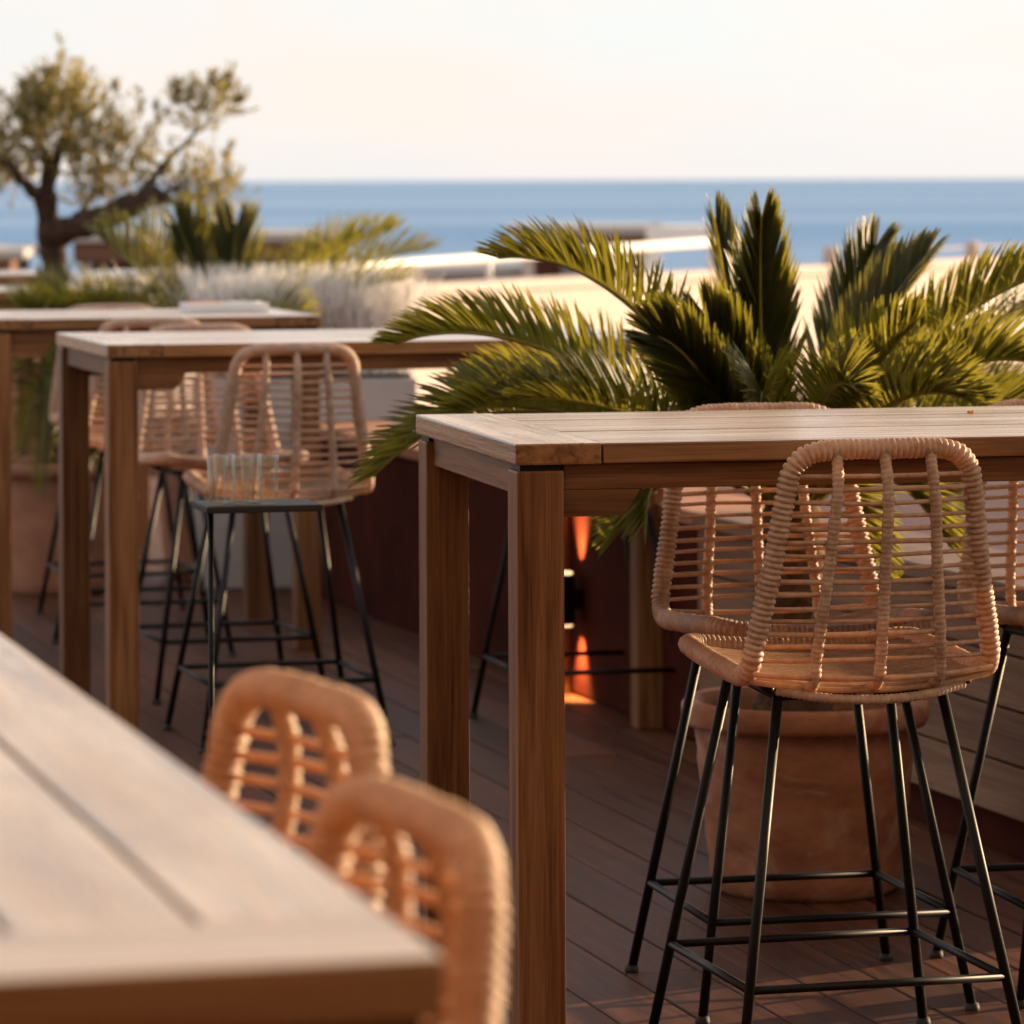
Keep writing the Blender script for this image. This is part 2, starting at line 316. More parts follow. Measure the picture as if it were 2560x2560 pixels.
# ---------------------------------------------------------------- bar tables
def make_table(name, loc, rz, L, W, label, group='teak bar tables on the deck'):
    """local origin: near-left corner on the floor; +x along the length, +y across"""
    H = 1.113; T = 0.037; EB = 0.15
    t = E(name, loc, rz, label, 'bar table', group)
    tag(t, label, 'bar table', group)
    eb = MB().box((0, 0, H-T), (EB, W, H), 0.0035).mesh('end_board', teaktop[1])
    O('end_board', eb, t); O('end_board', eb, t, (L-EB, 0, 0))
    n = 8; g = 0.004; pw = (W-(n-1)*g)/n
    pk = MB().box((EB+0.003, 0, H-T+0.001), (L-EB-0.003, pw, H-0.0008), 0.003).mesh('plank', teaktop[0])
    for i in range(n): O('plank', pk, t, (0, i*(pw+g), -0.0006*(i % 3)))
    lw = 0.082
    lg = MB().box((0, 0, 0), (lw, lw, H-T-0.010), 0.004).mesh('leg', teak[2])
    sp = MB().box((0.006, 0.006, H-T-0.010), (lw-0.006, lw-0.006, H-T)).mesh('spacer', steel)
    for x in (0.004, L-lw-0.004):
        for y in (0.006, W-lw-0.006): O('leg', lg, t, (x, y, 0)); O('spacer', sp, t, (x, y, 0))
    ah = 0.085
    for y in (0.022, W-0.022-0.028): O('apron', MB().box((lw+0.006, 0, H-T-0.044), (L-lw-0.006, 0.028, H-T-0.001), 0.002).mesh('apron', teak[0]), t, (0, y, 0))
    for x in (0.018, L-0.018-0.028): O('apron', MB().box((0, lw+0.008, H-T-0.055), (0.028, W-lw-0.008, H-T-0.001), 0.002).mesh('apron', teak[1]), t, (x, 0, 0))
    # angled corner brackets on the long sides
    def bracket(s):
        z1, z0 = H-T-0.0445, H-T-0.09; a, b_ = 0.105, 0.135
        pts = [(0, z1), (b_, z1), (a, z0), (0, z0)] if s > 0 else [(0, z1), (0, z0), (-a, z0), (-b_, z1)]
        v = [(x, 0, z) for x, z in pts]+[(x, 0.028, z) for x, z in pts]
        f = [(0, 1, 2, 3)[::-1], (4, 5, 6, 7), (0, 1, 5, 4), (1, 2, 6, 5), (2, 3, 7, 6), (3, 0, 4, 7)]
        return mesh('bracket', v, f, teak[0])
    b1, b2 = bracket(1), bracket(-1)
    for y in (0.022, W-0.05): O('bracket', b1, t, (lw+0.006, y, 0)); O('bracket', b2, t, (L-lw-0.006, y, 0))
    return t
TA = R(11.8); TB = R(14.5)
make_table('bar_table', (0.004, 7.12, 0), TA, 1.62, 0.93, 'sharp teak bar table in the middle with a rattan stool pushed against its long side')
make_table('bar_table', (-1.112, 11.53, 0), TB, 1.60, 0.97, 'teak bar table left of the potted cycad, its corner leg fully in view')
make_table('bar_table', (-1.72, 13.7, 0), TB, 1.12, 0.97, 'teak bar table behind the left one, carrying the white tray')
make_table('bar_table', (-3.05, 17.0, 0), TB, 1.60, 0.97, 'pale blurred bar table top just in front of the olive tree')
make_table('bar_table', (-3.75, 20.0, 0), TB, 1.60, 0.97, 'far blurred bar table top beside the olive trunk')
FA = R(15.0)
Uf = Vector((math.cos(FA), math.sin(FA), 0)); Vf = Vector((-math.sin(FA), math.cos(FA), 0))
cF = Vector((-0.040, 2.42, 0))
WF, LF = 0.93, 2.1
# long axis along Vf: rotate by +90 degrees, local y then points along -Uf
make_table('bar_table', cF[:], FA+math.pi/2, LF, WF, 'large out of focus table corner in the left foreground')

# ---------------------------------------------------------------- rattan bar stools
def make_stool():
    t = E('bar_stool', (0, 0, 0), 0, 'x', 'bar stool')
    half = [(0, -.262, 1.099), (.085, -.259, 1.099), (.130, -.255, 1.092), (.156, -.250, 1.071), (.168, -.245, 1.034), (.188, -.226, .90), (.213, -.205, .765),
            (.218, -.195, .730), (.220, -.168, .710), (.220, -.12, .706), (.219, .05, .716), (.214, .165, .724), (.202, .205, .724), (.168, .226, .719), (.08, .233, .711), (0, .235, .709)]
    loop = half + [(-x, y, z) for x, y, z in half[-2:0:-1]]
    P = spline(loop, 0.0026, True); n = len(P)
    k = np.arange(n); ph = (k % 4)                       # a strand is about 10 mm wide: four rings
    r = 0.0182*np.where(ph == 0, 0.79, np.where(ph == 2, 1.04, 1.0))*(1+0.025*np.sin(k*0.37)+0.02*np.sin(k*0.113+1))
    v, f = tube(P, r, 10, True)
    O('frame', mesh('frame', v, f, rattan, True), t)
    zs = np.array([h[2] for h in half[:8]]); xs_ = np.array([h[0] for h in half[:8]]); ys_ = np.array([h[1] for h in half[:8]])
    side = spline(half, 0.004); sp = side[(side[:, 2] < 1.06) & (side[:, 1] < -0.19)]; o_ = np.argsort(sp[:, 2])
    sx = lambda z: float(np.interp(z, sp[o_, 2], sp[o_, 0])); sy = lambda z: float(np.interp(z, sp[o_, 2], sp[o_, 1]))
    BOW = 0.042
    def back(q, z): return np.array([q*sx(z), sy(z)-BOW*(1-q*q)*min(1, (1.125-z)/0.10), z])
    for i in range(15):
        z = 1.054-0.0226*i; dz = 0.0015*math.sin(i*2.3)
        pts = [back(q, z+dz*math.sin(q*3+i)) for q in np.linspace(-1, 1, 17)]
        O('back_rod', MB().tube(pts, 0.0045+0.0006*math.sin(i*1.7), 6, False, False).mesh('back_rod', rattan_rod, True), t)
    sag = lambda x: 0.026*(1-(x/0.219)**2)
    ss = spline(half[8:], 0.003)
    def seat(q, y):
        m = ss[:, 1]; i = int(np.argmin(abs(m-y)+ (ss[:, 0] < 0.12)*10)); X, Z = ss[i, 0], ss[i, 2]
        return np.array([q*X, y, Z-sag(q*X)])
    # bend from back to seat
    for i, (z, y) in enumerate([(0.715, -0.207), (0.701, -0.190)]):
        pts = [np.array([q*0.218, y-BOW*(1-q*q)*(0.8-0.35*i), z-0.020*(1-q*q)*(0.5+0.5*i)]) for q in np.linspace(-1, 1, 13)]
        O('seat_rod', MB().tube(pts, 0.0052, 6, False, False).mesh('seat_rod', rattan_rod, True), t)
    for i in range(24):
        y = -0.172+0.0165*i
        if y > 0.212: break
        pts = [seat(q, y)-np.array([0, 0.012*(1-q*q)*max(0, -y/0.17), 0]) for q in np.linspace(-1, 1, 13)]
        O('seat_rod', MB().tube(pts, 0.0056, 6, False, False).mesh('seat_rod', rattan_rod, True), t)
    for q in (-0.52, 0, 0.52):
        pts = [back(q, z)+np.array([0, -0.004, 0]) for z in np.linspace(1.097, 0.735, 9)]
        pts += [np.array([q*0.218, -0.205-BOW*(1-q*q)*0.6, 0.700]), np.array([q*0.218, -0.165, 0.676])]
        pts += [seat(q, y)+np.array([0, 0, -0.011]) for y in np.linspace(-0.10, 0.225, 6)]
        P = spline(pts, 0.003); k = np.arange(len(P))
        rr = 0.0108*np.where(k % 3 == 0, 0.86, 1.03)*(1+0.05*np.sin(k*0.5))
        v, f = tube(P, rr, 8); O('rib', mesh('rib', v, f, rattan, True), t)
    lo = spline([(-0.17, -0.19, 0.684), (-0.09, -0.222, 0.672), (0, -0.232, 0.668), (0.09, -0.222, 0.672), (0.17, -0.19, 0.684)], 0.003)
    k = np.arange(len(lo)); v, f = tube(lo, 0.0085*np.where(k % 3 == 0, 0.88, 1.03), 8); O('lower_rail', mesh('lower_rail', v, f, rattan, True), t)
    # steel base
    ring = [(-.150, -.138, .668), (.150, -.138, .668), (.150, .138, .678), (-.150, .138, .678)]
    m = MB()
    for i in range(4): m.tube([ring[i], ring[(i+1) % 4]], 0.0085, 8)
    for x in (-.150, .150): m.tube([(x, -.138, .672), (x*1.25, -.175, .690)], 0.0075, 8)
    O('seat_support', m.mesh('seat_support', steel, True), t)
    foot = []
    for (x, y, z) in ring:
        b = np.array([math.copysign(.262, x), math.copysign(.262, y), 0.006]); a = np.array([x, y, z]); foot.append(a+(b-a)*((z-0.18)/(z-0.006)))
        O('leg', MB().tube([a, b], 0.0092, 10).mesh('leg', steel, True), t)
        O('foot_pad', MB().lathe([(0, 0), (.0135, 0), (.0145, .004), (.0125, .014), (0, .015)], 12, (b[0], b[1], 0.0)).mesh('foot_pad', rubber, True), t)
    for i in range(4):
        O('footrest_bar', MB().tube([foot[i], foot[(i+1) % 4]], 0.0075, 8).mesh('footrest_bar', steel, True), t)
    return t
stool0 = make_stool(); used = [False]
def stool(bx, by, face, label, group='rattan bar stools'):
    """bx, by: the middle of the top of the backrest; face: heading of the sitter, as angle of local +y from world +y (ccw)"""
    s = copy_tree(stool0) if used[0] else stool0; used[0] = True
    off = Vector((0, 0.262, 0)); off.rotate(Matrix.Rotation(face, 3, 'Z'))
    s.location = (bx+off.x, by+off.y, 0); s.rotation_euler = (0, 0, face)
    tag(s, label, 'bar stool', group); return s
stool(0.632, 7.17, TA+R(3), 'sharp rattan bar stool seen from behind at the right, nearest of the focused table')
stool(0.485, 8.33, TA+R(181), 'rattan stool across the focused table, its seat edge showing under the tabletop')
stool(1.10, 8.47, TA+R(180), 'rattan stool cut by the right edge of the photo, across the focused table')
stool(-0.595, 11.53, TB+R(1), 'rattan stool behind the drinking glasses, backrest towards us, at the left table')
stool(0.25, 11.75, TB+R(-2), 'rattan stool mostly hidden behind the legs of the focused table')
stool(-0.975, 13.12, TB+R(183), 'rattan stool on the far side of the left table, below the white tray')
stool(-1.18, 13.74, TB+R(-2), 'blurred rattan stool tucked into the near side of the tray table')
stool(-1.46, 15.25, TB+R(180), 'far blurred stool back peeping over the tray table, below the cycad')
# foreground: stools along the right side of the near table, facing it (sitter looks along -Uf)
stool(-0.180, 3.74, FA+R(100), 'out of focus foreground stool back, the farther of two beside the near table')
stool(-0.068, 3.05, FA+R(96), 'out of focus foreground stool back, the nearer one at the bottom edge')

# ---------------------------------------------------------------- low planter wall on the right
WD = Vector((-0.287, 0.958, 0)).normalized(); wa = math.atan2(-WD.x, WD.y)
wall = E('planter_wall', (1.355, 8.80, 0), wa, 'low planter wall clad in pale boards, turning red plaster behind the tables', 'wall')
LW = 8.2; LC = 2.95
O('plinth', MB().box((0.045, 0, 0), (0.30, LC, 0.10), 0.004).mesh('plinth', redplaster), wall)
O('core', MB().box((0.026, 0.02, 0.10), (0.30, LC, 0.60)).mesh('core', darkwall), wall)
bd = MB().box((0, 0, 0), (0.025, LC, 0.118), 0.003).mesh('board', clad)
for i in range(4): O('board', bd, wall, (0.0005*i, 0, 0.105+i*0.124))
O('plaster', MB().box((0.004, LC+0.002, 0), (0.30, LW, 0.60), 0.01).mesh('plaster', redplaster), wall)
cp = MB().box((-0.015, 0, 0.601), (0.32, LC, 0.64), 0.005).mesh('cap_board', clad); O('cap_board', cp, wall)
O('cap_board', MB().box((-0.012, LC+0.004, 0.601), (0.32, LW, 0.64), 0.005).mesh('cap_board', terracotta), wall)
# up-and-down lamp on the red plaster
lp = wall.matrix_basis @ Vector((-0.055, 4.02, 0.0))
lamp = E('wall_lamp', (lp.x, lp.y, 0.30), wa, 'small black up and down lamp glowing orange on the red wall', 'lamp')
def emis(name, col, s):
    m, t, b, o = newmat(name); b.inputs['Emission Color'].default_value = (*col, 1); b.inputs['Emission Strength'].default_value = s; return m
lens = emis('lamp_lens', (1.0, 0.62, 0.28), 1.0)
O('body', MB().lathe([(0, -.075), (.036, -.075), (.036, .075), (0, .075)], 20).mesh('body', steel, False), lamp)
O('bracket', MB().box((0.03, -0.02, -0.03), (0.057, 0.02, 0.03), 0.002).mesh('bracket', steel), lamp)
ln = MB().lathe([(0, 0), (.028, 0), (.028, .006), (0, .008)], 16).mesh('lens', lens, True)
O('lens', ln, lamp, (0, 0, 0.0755)); O('lens', ln, lamp, (0, 0, -0.0755), rot=(math.pi, 0, 0))
for s in (1, -1):
    ld = bpy.data.lights.new('lamp_beam', 'SPOT'); ld.energy = 26; ld.color = (1.0, 0.45, 0.14); ld.spot_size = R(72); ld.spot_blend = 1.0; ld.shadow_soft_size = 0.025
    lo_ = bpy.data.objects.new('lamp_beam', ld); COL.objects.link(lo_); lo_.parent = lamp; lo_.location = (0.022, 0, 0.088*s); lo_.rotation_euler = (math.pi if s > 0 else 0, R(8)*s, 0)

# ---------------------------------------------------------------- cycads
def frond_mesh(B, C, T, hint=None, n=92, a0=62, a1=38, Lm=0.185, w=0.0086, vee=R(50), seed=0):
    rg = random.Random(seed); B, C, T = (np.array(p, float) for p in (B, C, T))
    ts = np.linspace(0, 1, 26); P = np.array([(1-t)**2*B+2*t*(1-t)*C+t*t*T for t in ts])
    m = MB(); rad = 0.0100*(1-0.80*ts); v, f = tube(P, rad, 6); m.add(v, f); nr = len(m.f)
    acc = 2*(B-2*C+T); leaf = MB()
    for i in range(n):
        t = 0.10+0.90*(i+0.3)/n
        p = (1-t)**2*B+2*t*(1-t)*C+t*t*T; tg = 2*(1-t)*(C-B)+2*t*(T-C); tg /= np.linalg.norm(tg)
        nn = np.array(hint, float) if hint is not None else (-acc/(np.linalg.norm(acc)+1e-9)+np.array([0, 0, 0.35]))
        nn = nn-tg*np.dot(nn, tg); nn /= np.linalg.norm(nn)+1e-9; sd_ = np.cross(tg, nn)
        a = R(a0)-R(a1)*t**1.2
        L = Lm*min(1, 0.35+3.2*(t-0.10))*(1-0.62*max(0, (t-0.55)/0.45)**1.6)
        for s in (-1, 1):
            aa = a+R(rg.uniform(-5, 5)); vv = vee+R(rg.uniform(-7, 7)); l = L*rg.uniform(0.9, 1.08)
            d = math.cos(aa)*tg+math.sin(aa)*(math.cos(vv)*sd_*s+math.sin(vv)*nn)
            wd = tg-d*np.dot(tg, d); wd /= np.linalg.norm(wd)+1e-9; ww = w*(0.6+0.4*min(1, l/Lm))
            pts = [p+d*l*u - nn*l*0.16*u*u for u in (0, 0.3, 0.75, 1.0)]; ws = [0.55, 1.0, 0.75, 0.06]
            k = len(leaf.v); nrm = np.cross(d, wd)
            for q, x in zip(pts, ws): leaf.v += [tuple(q-wd*ww*x*0.5), tuple(q+nrm*ww*0.16*x), tuple(q+wd*ww*x*0.5)]
            for u in range(3):
                leaf.f += [(k+3*u, k+3*u+1, k+3*u+4, k+3*u+3), (k+3*u+1, k+3*u+2, k+3*u+5, k+3*u+4)]
    m.add(leaf.v, leaf.f); me = m.mesh('frond', rachism); me.materials.append(cycleaf)
    me.polygons.foreach_set('material_index', [0]*nr+[1]*len(leaf.f)); me.polygons.foreach_set('use_smooth', [True]*nr+[False]*len(leaf.f)); me.update()
    return me
def pot(loc, rt, rb, h, label, mat, rim=0.05):
    t = E('plant_pot', loc, 0, label, 'plant pot')
    prof = [(0, 0.0), (rb-0.01, 0.0), (rb, 0.012)]
    for i in range(1, 13):
        u = i/13; prof.append((rb+(rt-0.028-rb)*(u**0.85)+0.0016*math.sin(i*2.1), 0.012+u*(h-rim-0.012)))
    prof += [(rt-0.028, h-rim-0.004), (rt-0.006, h-rim), (rt, h-rim+0.012), (rt, h-0.012), (rt-0.012, h), (rt-0.035, h-0.004), (rt-0.042, h-0.03), (rt-0.05, h-0.09), (rt-0.05, h-0.10)]
    O('shell', MB().lathe(prof, 56).mesh('shell', mat, True), t)
    O('soil', MB().lathe([(0, h-0.045), (rt*0.5, h-0.05), (rt-0.045, h-0.055)], 40).mesh('soil', soil, True), t)
    return t
def cyc(name, base, label, fr, z0, n=92, Lm=0.185):
    t = E(name, (base[0], base[1], z0), 0, label, 'cycad')
    z1 = base[2]; b = np.array([base[0], base[1], z0])
    prof = []
    for i in range(15):
        u = i/14; prof.append(((0.085+0.012*math.sin(i*2.6))*(1.0-0.35*u**3), u*(z1-z0+0.02)))
    prof.append((0, z1-z0+0.05)); O('trunk', MB().lathe(prof, 20).mesh('trunk', trunkm, True), t)
    for i, q in enumerate(fr):
        C, T = np.array(q[0]), np.array(q[1]); hint = q[2] if len(q) > 2 else None
        d = T-np.array(base); d[2] = 0; d = d/(np.linalg.norm(d)+1e-6)*0.045
        O('frond', frond_mesh(np.array(base)+d-b, C-b, T-b, hint, int(n*1.5) if hint else n, 36 if hint else 70, 18 if hint else 38, Lm*(1.18 if hint else 1), 0.0115 if hint else 0.0086, R(40 if hint else 60), seed=i), t)
    return t
pot((0.640, 9.25, 0), 0.272, 0.205, 0.42, 'big terracotta pot standing behind the focused stool', agedpot, 0.055)
cyc('cycad', (0.616, 9.3, 0.838), 'large cycad with sharp green fronds above the focused table', [
    ((0.539, 9.35, 1.115), (0.546, 9.2, 1.476), (0.25, -1, 0.1)),
    ((0.511, 9.5, 1.126), (0.459, 9.45, 1.456), (0.75, -0.65, 0.1)),
    ((0.761, 9.4, 1.193), (0.934, 9.5, 1.385), (-0.7, -0.7, 0.3)),
    ((0.775, 9.8, 1.233), (0.849, 9.85, 1.395), (-0.2, -1, 0.1)),
    ((0.885, 9.2, 1.306), (1.248, 9.1, 1.378)),
    ((0.9, 9.0, 1.26), (1.153, 8.9, 1.153)),
    ((0.942, 9.7, 1.19), (1.226, 9.9, 0.985)),
    ((0.269, 9.1, 1.43), (-0.03, 9.0, 1.393)),
    ((0.061, 9.2, 1.323), (-0.256, 9.1, 1.206)),
    ((-0.009, 9.0, 1.234), (-0.297, 8.9, 0.933)),
    ((-0.025, 8.85, 1.206), (-0.163, 8.8, 1.024)),
    ((0.39, 8.9, 1.212), (0.303, 8.85, 1.229), (-0.3, -0.9, 0.4)),
    ((0.489, 9.0, 1.089), (0.416, 9.0, 1.26), (0.2, -1, 0.2)),
    ((0.716, 8.85, 1.139), (0.842, 8.75, 1.26)),
    ((0.779, 8.8, 1.183), (0.958, 8.75, 1.093)),
    ((0.271, 8.9, 1.128), (-0.017, 8.8, 1.099)),
    ((0.199, 9.5, 1.153), (-0.119, 9.6, 1.094)),
    ((0.394, 9.0, 1.063), (0.225, 9.1, 0.789)),
    ((0.797, 9.1, 1.031), (0.955, 9.2, 0.754)),
    ((1.024, 9.6, 1.277), (1.282, 9.9, 1.239)),
    ((0.517, 8.75, 1.185), (0.511, 8.65, 1.099)),
    ((0.638, 8.7, 1.204), (0.706, 8.62, 1.125)),
    ((0.244, 9.5, 1.126), (0.009, 9.7, 0.969)),
    ((0.669, 9.0, 1.046), (0.776, 8.95, 0.733)),
    ((0.303, 8.85, 1.096), (0.277, 8.8, 0.848)),
    ((1.063, 9.3, 1.179), (1.271, 9.4, 0.96)),
], 0.36)
pot((-1.178, 16.6, 0), 0.26, 0.20, 0.55, 'terracotta pot hidden in the dark behind the tray table', terracotta)
cyc('cycad', (-1.178, 16.6, 0.943), 'blurred yellow green cycad behind the white tray', [
    ((-1.493, 16.5, 1.261), (-1.601, 16.4, 1.334)),
    ((-1.407, 16.6, 1.291), (-1.454, 16.5, 1.364)),
    ((-1.554, 16, 1.118), (-1.847, 15.9, 1.091)),
    ((-1.233, 16.6, 1.181), (-1.312, 16.5, 1.387), (0.6, -0.8, 0)),
    ((-1.176, 16.8, 1.16), (-1.239, 16.9, 1.343), (0.2, -1, 0)),
    ((-1.107, 16.6, 1.165), (-1.091, 16.6, 1.386), (0, -1, 0)),
    ((-0.817, 16.5, 1.261), (-0.469, 16.4, 1.365)),
    ((-0.768, 16.8, 1.24), (-0.344, 16.8, 1.28)),
    ((-0.776, 16.3, 1.141), (-0.417, 16.2, 1.174)),
    ((-1.311, 16.2, 1.143), (-1.503, 16.1, 1.039)),
    ((-0.914, 16, 1.088), (-0.787, 15.9, 1.03)),
], 0.49, 52, 0.25)
pot((-1.737, 16.0, 0), 0.25, 0.19, 0.50, 'dark pot in the shade at the left edge behind the tray table', terracotta)
cyc('cycad', (-1.737, 16.0, 0.874), 'dark shaded cycad at the left edge behind the tray table', [
    ((-1.787, 15.9, 1.06), (-1.866, 15.8, 1.101)),
    ((-1.646, 16, 1.088), (-1.484, 15.9, 1.103)),
    ((-1.743, 16.2, 1.097), (-1.723, 16.3, 1.187)),
    ((-1.794, 15.7, 0.962), (-1.887, 15.6, 0.802)),
    ((-1.768, 15.6, 0.891), (-1.816, 15.5, 0.556)),
    ((-1.653, 15.5, 0.925), (-1.657, 15.4, 0.636)),
    ((-1.59, 15.6, 0.966), (-1.461, 15.5, 0.748)),
    ((-1.619, 15.6, 0.921), (-1.535, 15.5, 0.512)),
    ((-1.801, 16.3, 1.079), (-1.859, 16.4, 1.17)),
    ((-1.901, 16.1, 1.023), (-2.011, 16, 0.935)),
    ((-1.62, 16.2, 1.02), (-1.466, 16.2, 0.927)),
    ((-1.727, 15.5, 0.896), (-1.731, 15.4, 0.431)),
], 0.44, 50, 0.19)


# ---------------------------------------------------------------- olive tree
BR = [
    ([(-2.393, 22, 0.91), (-2.401, 22, 1.162), (-2.422, 22, 1.33), (-2.447, 22, 1.497)], 0.078, 0.066),
    ([(-2.414, 22, 1.277), (-2.253, 21.9, 1.331), (-2.097, 21.8, 1.384), (-1.952, 21.8, 1.446), (-1.81, 21.8, 1.502)], 0.076, 0.058),
    ([(-2.441, 22, 1.455), (-2.414, 22, 1.623), (-2.357, 22.1, 1.792), (-2.294, 22.1, 1.96)], 0.055, 0.014),
    ([(-2.456, 22, 1.476), (-2.524, 21.9, 1.539), (-2.585, 21.8, 1.622), (-2.678, 21.8, 1.705)], 0.04, 0.012),
    ([(-2.42, 22, 1.602), (-2.495, 22.2, 1.793), (-2.485, 22.3, 2.006), (-2.4, 22.3, 2.197)], 0.03, 0.008),
    ([(-1.952, 21.8, 1.44), (-1.835, 21.9, 1.623), (-1.697, 22, 1.77), (-1.558, 22.1, 1.897)], 0.022, 0.007),
    ([(-2.253, 21.9, 1.331), (-2.21, 22.1, 1.497), (-2.093, 22.2, 1.666), (-2.009, 22.2, 1.814)], 0.022, 0.007),
    ([(-1.837, 21.8, 1.487), (-1.731, 21.9, 1.539), (-1.592, 22, 1.581)], 0.016, 0.006),
]
CL = [
    ((-2.493, 22.0, 1.916), 0.126, 420),
    ((-2.326, 22.0, 1.948), 0.157, 620),
    ((-2.399, 22.0, 2.042), 0.084, 120),
    ((-2.169, 22.0, 1.811), 0.157, 430),
    ((-2.242, 22.0, 1.665), 0.147, 500),
    ((-2.556, 22.0, 1.811), 0.094, 200),
    ((-2.598, 22.0, 1.602), 0.126, 420),
    ((-2.724, 22.0, 1.749), 0.126, 300),
    ((-2.001, 22.0, 1.717), 0.105, 220),
    ((-2.074, 22.0, 1.581), 0.105, 220),
    ((-1.676, 22.0, 1.927), 0.094, 240),
    ((-1.54, 22.0, 1.958), 0.088, 240),
    ((-1.634, 22.0, 1.79), 0.063, 80),
    ((-1.781, 22.0, 1.581), 0.073, 70),
    ((-1.592, 22.0, 1.539), 0.115, 300),
    ((-1.697, 22.0, 1.434), 0.115, 300),
    ((-1.854, 22.0, 1.707), 0.063, 50),
    ((-2.2, 22.0, 1.455), 0.094, 180),
    ((-1.99, 22.0, 1.497), 0.105, 200),
    ((-2.451, 22.0, 1.749), 0.105, 220),
    ((-2.808, 22.0, 1.56), 0.126, 200),
    ((-1.509, 22.0, 1.413), 0.073, 90),
]
SPR = [((-2.357, 22.0, 2.063), (-2.357, 22.0, 2.325)), ((-2.273, 22.0, 2.0), (-2.252, 22.0, 2.189)), ((-2.43, 22.0, 2.084), (-2.435, 22.0, 2.157)), ((-2.085, 22.0, 2.021), (-2.074, 22.0, 2.073)), ((-1.949, 22.0, 1.874), (-1.949, 22.0, 2.042)), ((-1.854, 22.0, 1.853), (-1.861, 22.0, 1.969)), ((-1.582, 22.0, 2.042), (-1.571, 22.0, 2.126)), ((-1.488, 22.0, 2.021), (-1.475, 22.0, 2.115)), ((-1.75, 22.0, 2.0), (-1.754, 22.0, 2.084)), ((-2.535, 22.0, 2.021), (-2.556, 22.0, 2.084)), ((-1.446, 22.0, 1.958), (-1.4, 22.0, 2.01)), ((-1.509, 22.0, 1.665), (-1.471, 22.0, 1.749))]
pot((BR[0][0][0][0], 22.0, 0), 0.42, 0.32, 0.62, 'wide terracotta pot under the olive tree', terracotta)
olive = E('olive_tree', (BR[0][0][0][0], 22.0, 0.57), 0, 'gnarled olive tree with a cut thick limb against the sea', 'tree')
ob = Vector(olive.location)
tm = MB()
for i, (L, a, b) in enumerate(BR):
    if i == 0: L = [(L[0][0], L[0][1], 0.57)] + L
    Q = spline(L, 0.03); u = np.linspace(0, 1, len(Q)); r = a+(b-a)*u
    r = r*(1+0.10*np.sin(u*19+i)+0.07*np.sin(u*41+2*i)); Q = Q+0.006*rng.standard_normal(Q.shape)
    v, f = tube(Q-np.array(ob), r, 10); tm.add(v, f)
O('trunk', tm.mesh('trunk', barkm, True), olive)
lv = MB()
def leaf(p, d, l, w_):
    d = d/np.linalg.norm(d); s_ = np.cross(d, rng.standard_normal(3)); s_ /= np.linalg.norm(s_)+1e-9; k = len(lv.v); p = p-np.array(ob)
    lv.v += [tuple(p), tuple(p+d*l*0.45+s_*w_*0.5), tuple(p+d*l), tuple(p+d*l*0.45-s_*w_*0.5)]; lv.f.append((k, k+1, k+2, k+3))
def sprig(p, d, L, nl):
    d = d/np.linalg.norm(d)
    for j in range(nl):
        q = p+d*L*(j+rng.random())/nl; leaf(q, d*0.9+rng.standard_normal(3)*0.55, rng.uniform(0.04, 0.065), rng.uniform(0.010, 0.015))
for (c, r, n) in CL:
    c = np.array(c)
    for j in range(int(n/7.6)):
        g = rng.standard_normal(3); g /= np.linalg.norm(g); p = c+g*r*rng.random()**0.45*np.array([1, 1.3, 0.9])
        sprig(p, np.array([0, 0, 1.1])+0.9*g+0.35*rng.standard_normal(3), rng.uniform(0.08, 0.17), 13)
for a, b in SPR:
    a, b = np.array(a), np.array(b); sprig(a, b-a, np.linalg.norm(b-a), 46)
O('crown', lv.mesh('crown', oliveleaf), olive)


# ---------------------------------------------------------------- far wall, rail, huts

# sea wall: recedes from the left to the right, its face turned to the sun
SA = Vector((-4.35, 20.9, 0)); SB = Vector((8.2, 44.0, 0)); sw = (SB-SA); swa = math.atan2(sw.y, sw.x); SL = sw.length
sea_wall = E('sea_wall', SA[:], swa, 'long cream plaster wall glowing in the sun below the sea', 'wall')
O('wall_body', MB().box((0, 0, -0.06), (SL, 0.30, 0.80), 0.01).mesh('wall_body', creamwall), sea_wall)
O('coping', MB().box((0, -0.03, 0.801), (SL, 0.33, 0.87), 0.012).mesh('coping', creamwall), sea_wall)
rail = E('hand_rail', SA[:], swa, 'glaring white hand rail above the cream wall', 'railing')
R0, R1 = 3.6, 12.9
zr = lambda s: 1.005+0.085*max(0, (s-7.5)/5.4)
O('rail', MB().tube([(R0, 0.12, zr(R0)), (7.5, 0.12, zr(7.5)), (R1, 0.12, zr(R1))], 0.034, 12).mesh('rail', whitepaint, True), rail)
for s in (3.8, 5.6, 7.3, 9.0, 10.8, 12.8): O('post', MB().tube([(s, 0.12, 0.87), (s, 0.12, zr(s))], 0.022, 8).mesh('post', whitepaint, True), rail)
for k, s in enumerate((14.6, 17.6)):
    tag(O('bollard', MB().lathe([(0, 0.0), (.06, 0.0), (.055, .10), (.065, .11), (.06, .14), (0, .15)], 14).mesh('bollard', creamwall, True), None, (SA+sw.normalized()*s+Vector((-0.06, 0.1, 0.87)))[:]),
        ['low cream post on the wall, right of the upright fronds', 'low cream post on the wall at the far right'][k], 'post', 'posts on the sea wall')
tag(O('rope', MB().tube([(14.6, 0.12, 0.965), (16.1, 0.12, 0.95), (17.6, 0.12, 0.965), (19.6, 0.12, 0.95), (22, 0.12, 0.96)], 0.010, 6).mesh('rope', grayslab, True), None, SA[:], swa), 'thin grey rope strung between the cream posts', 'rope')
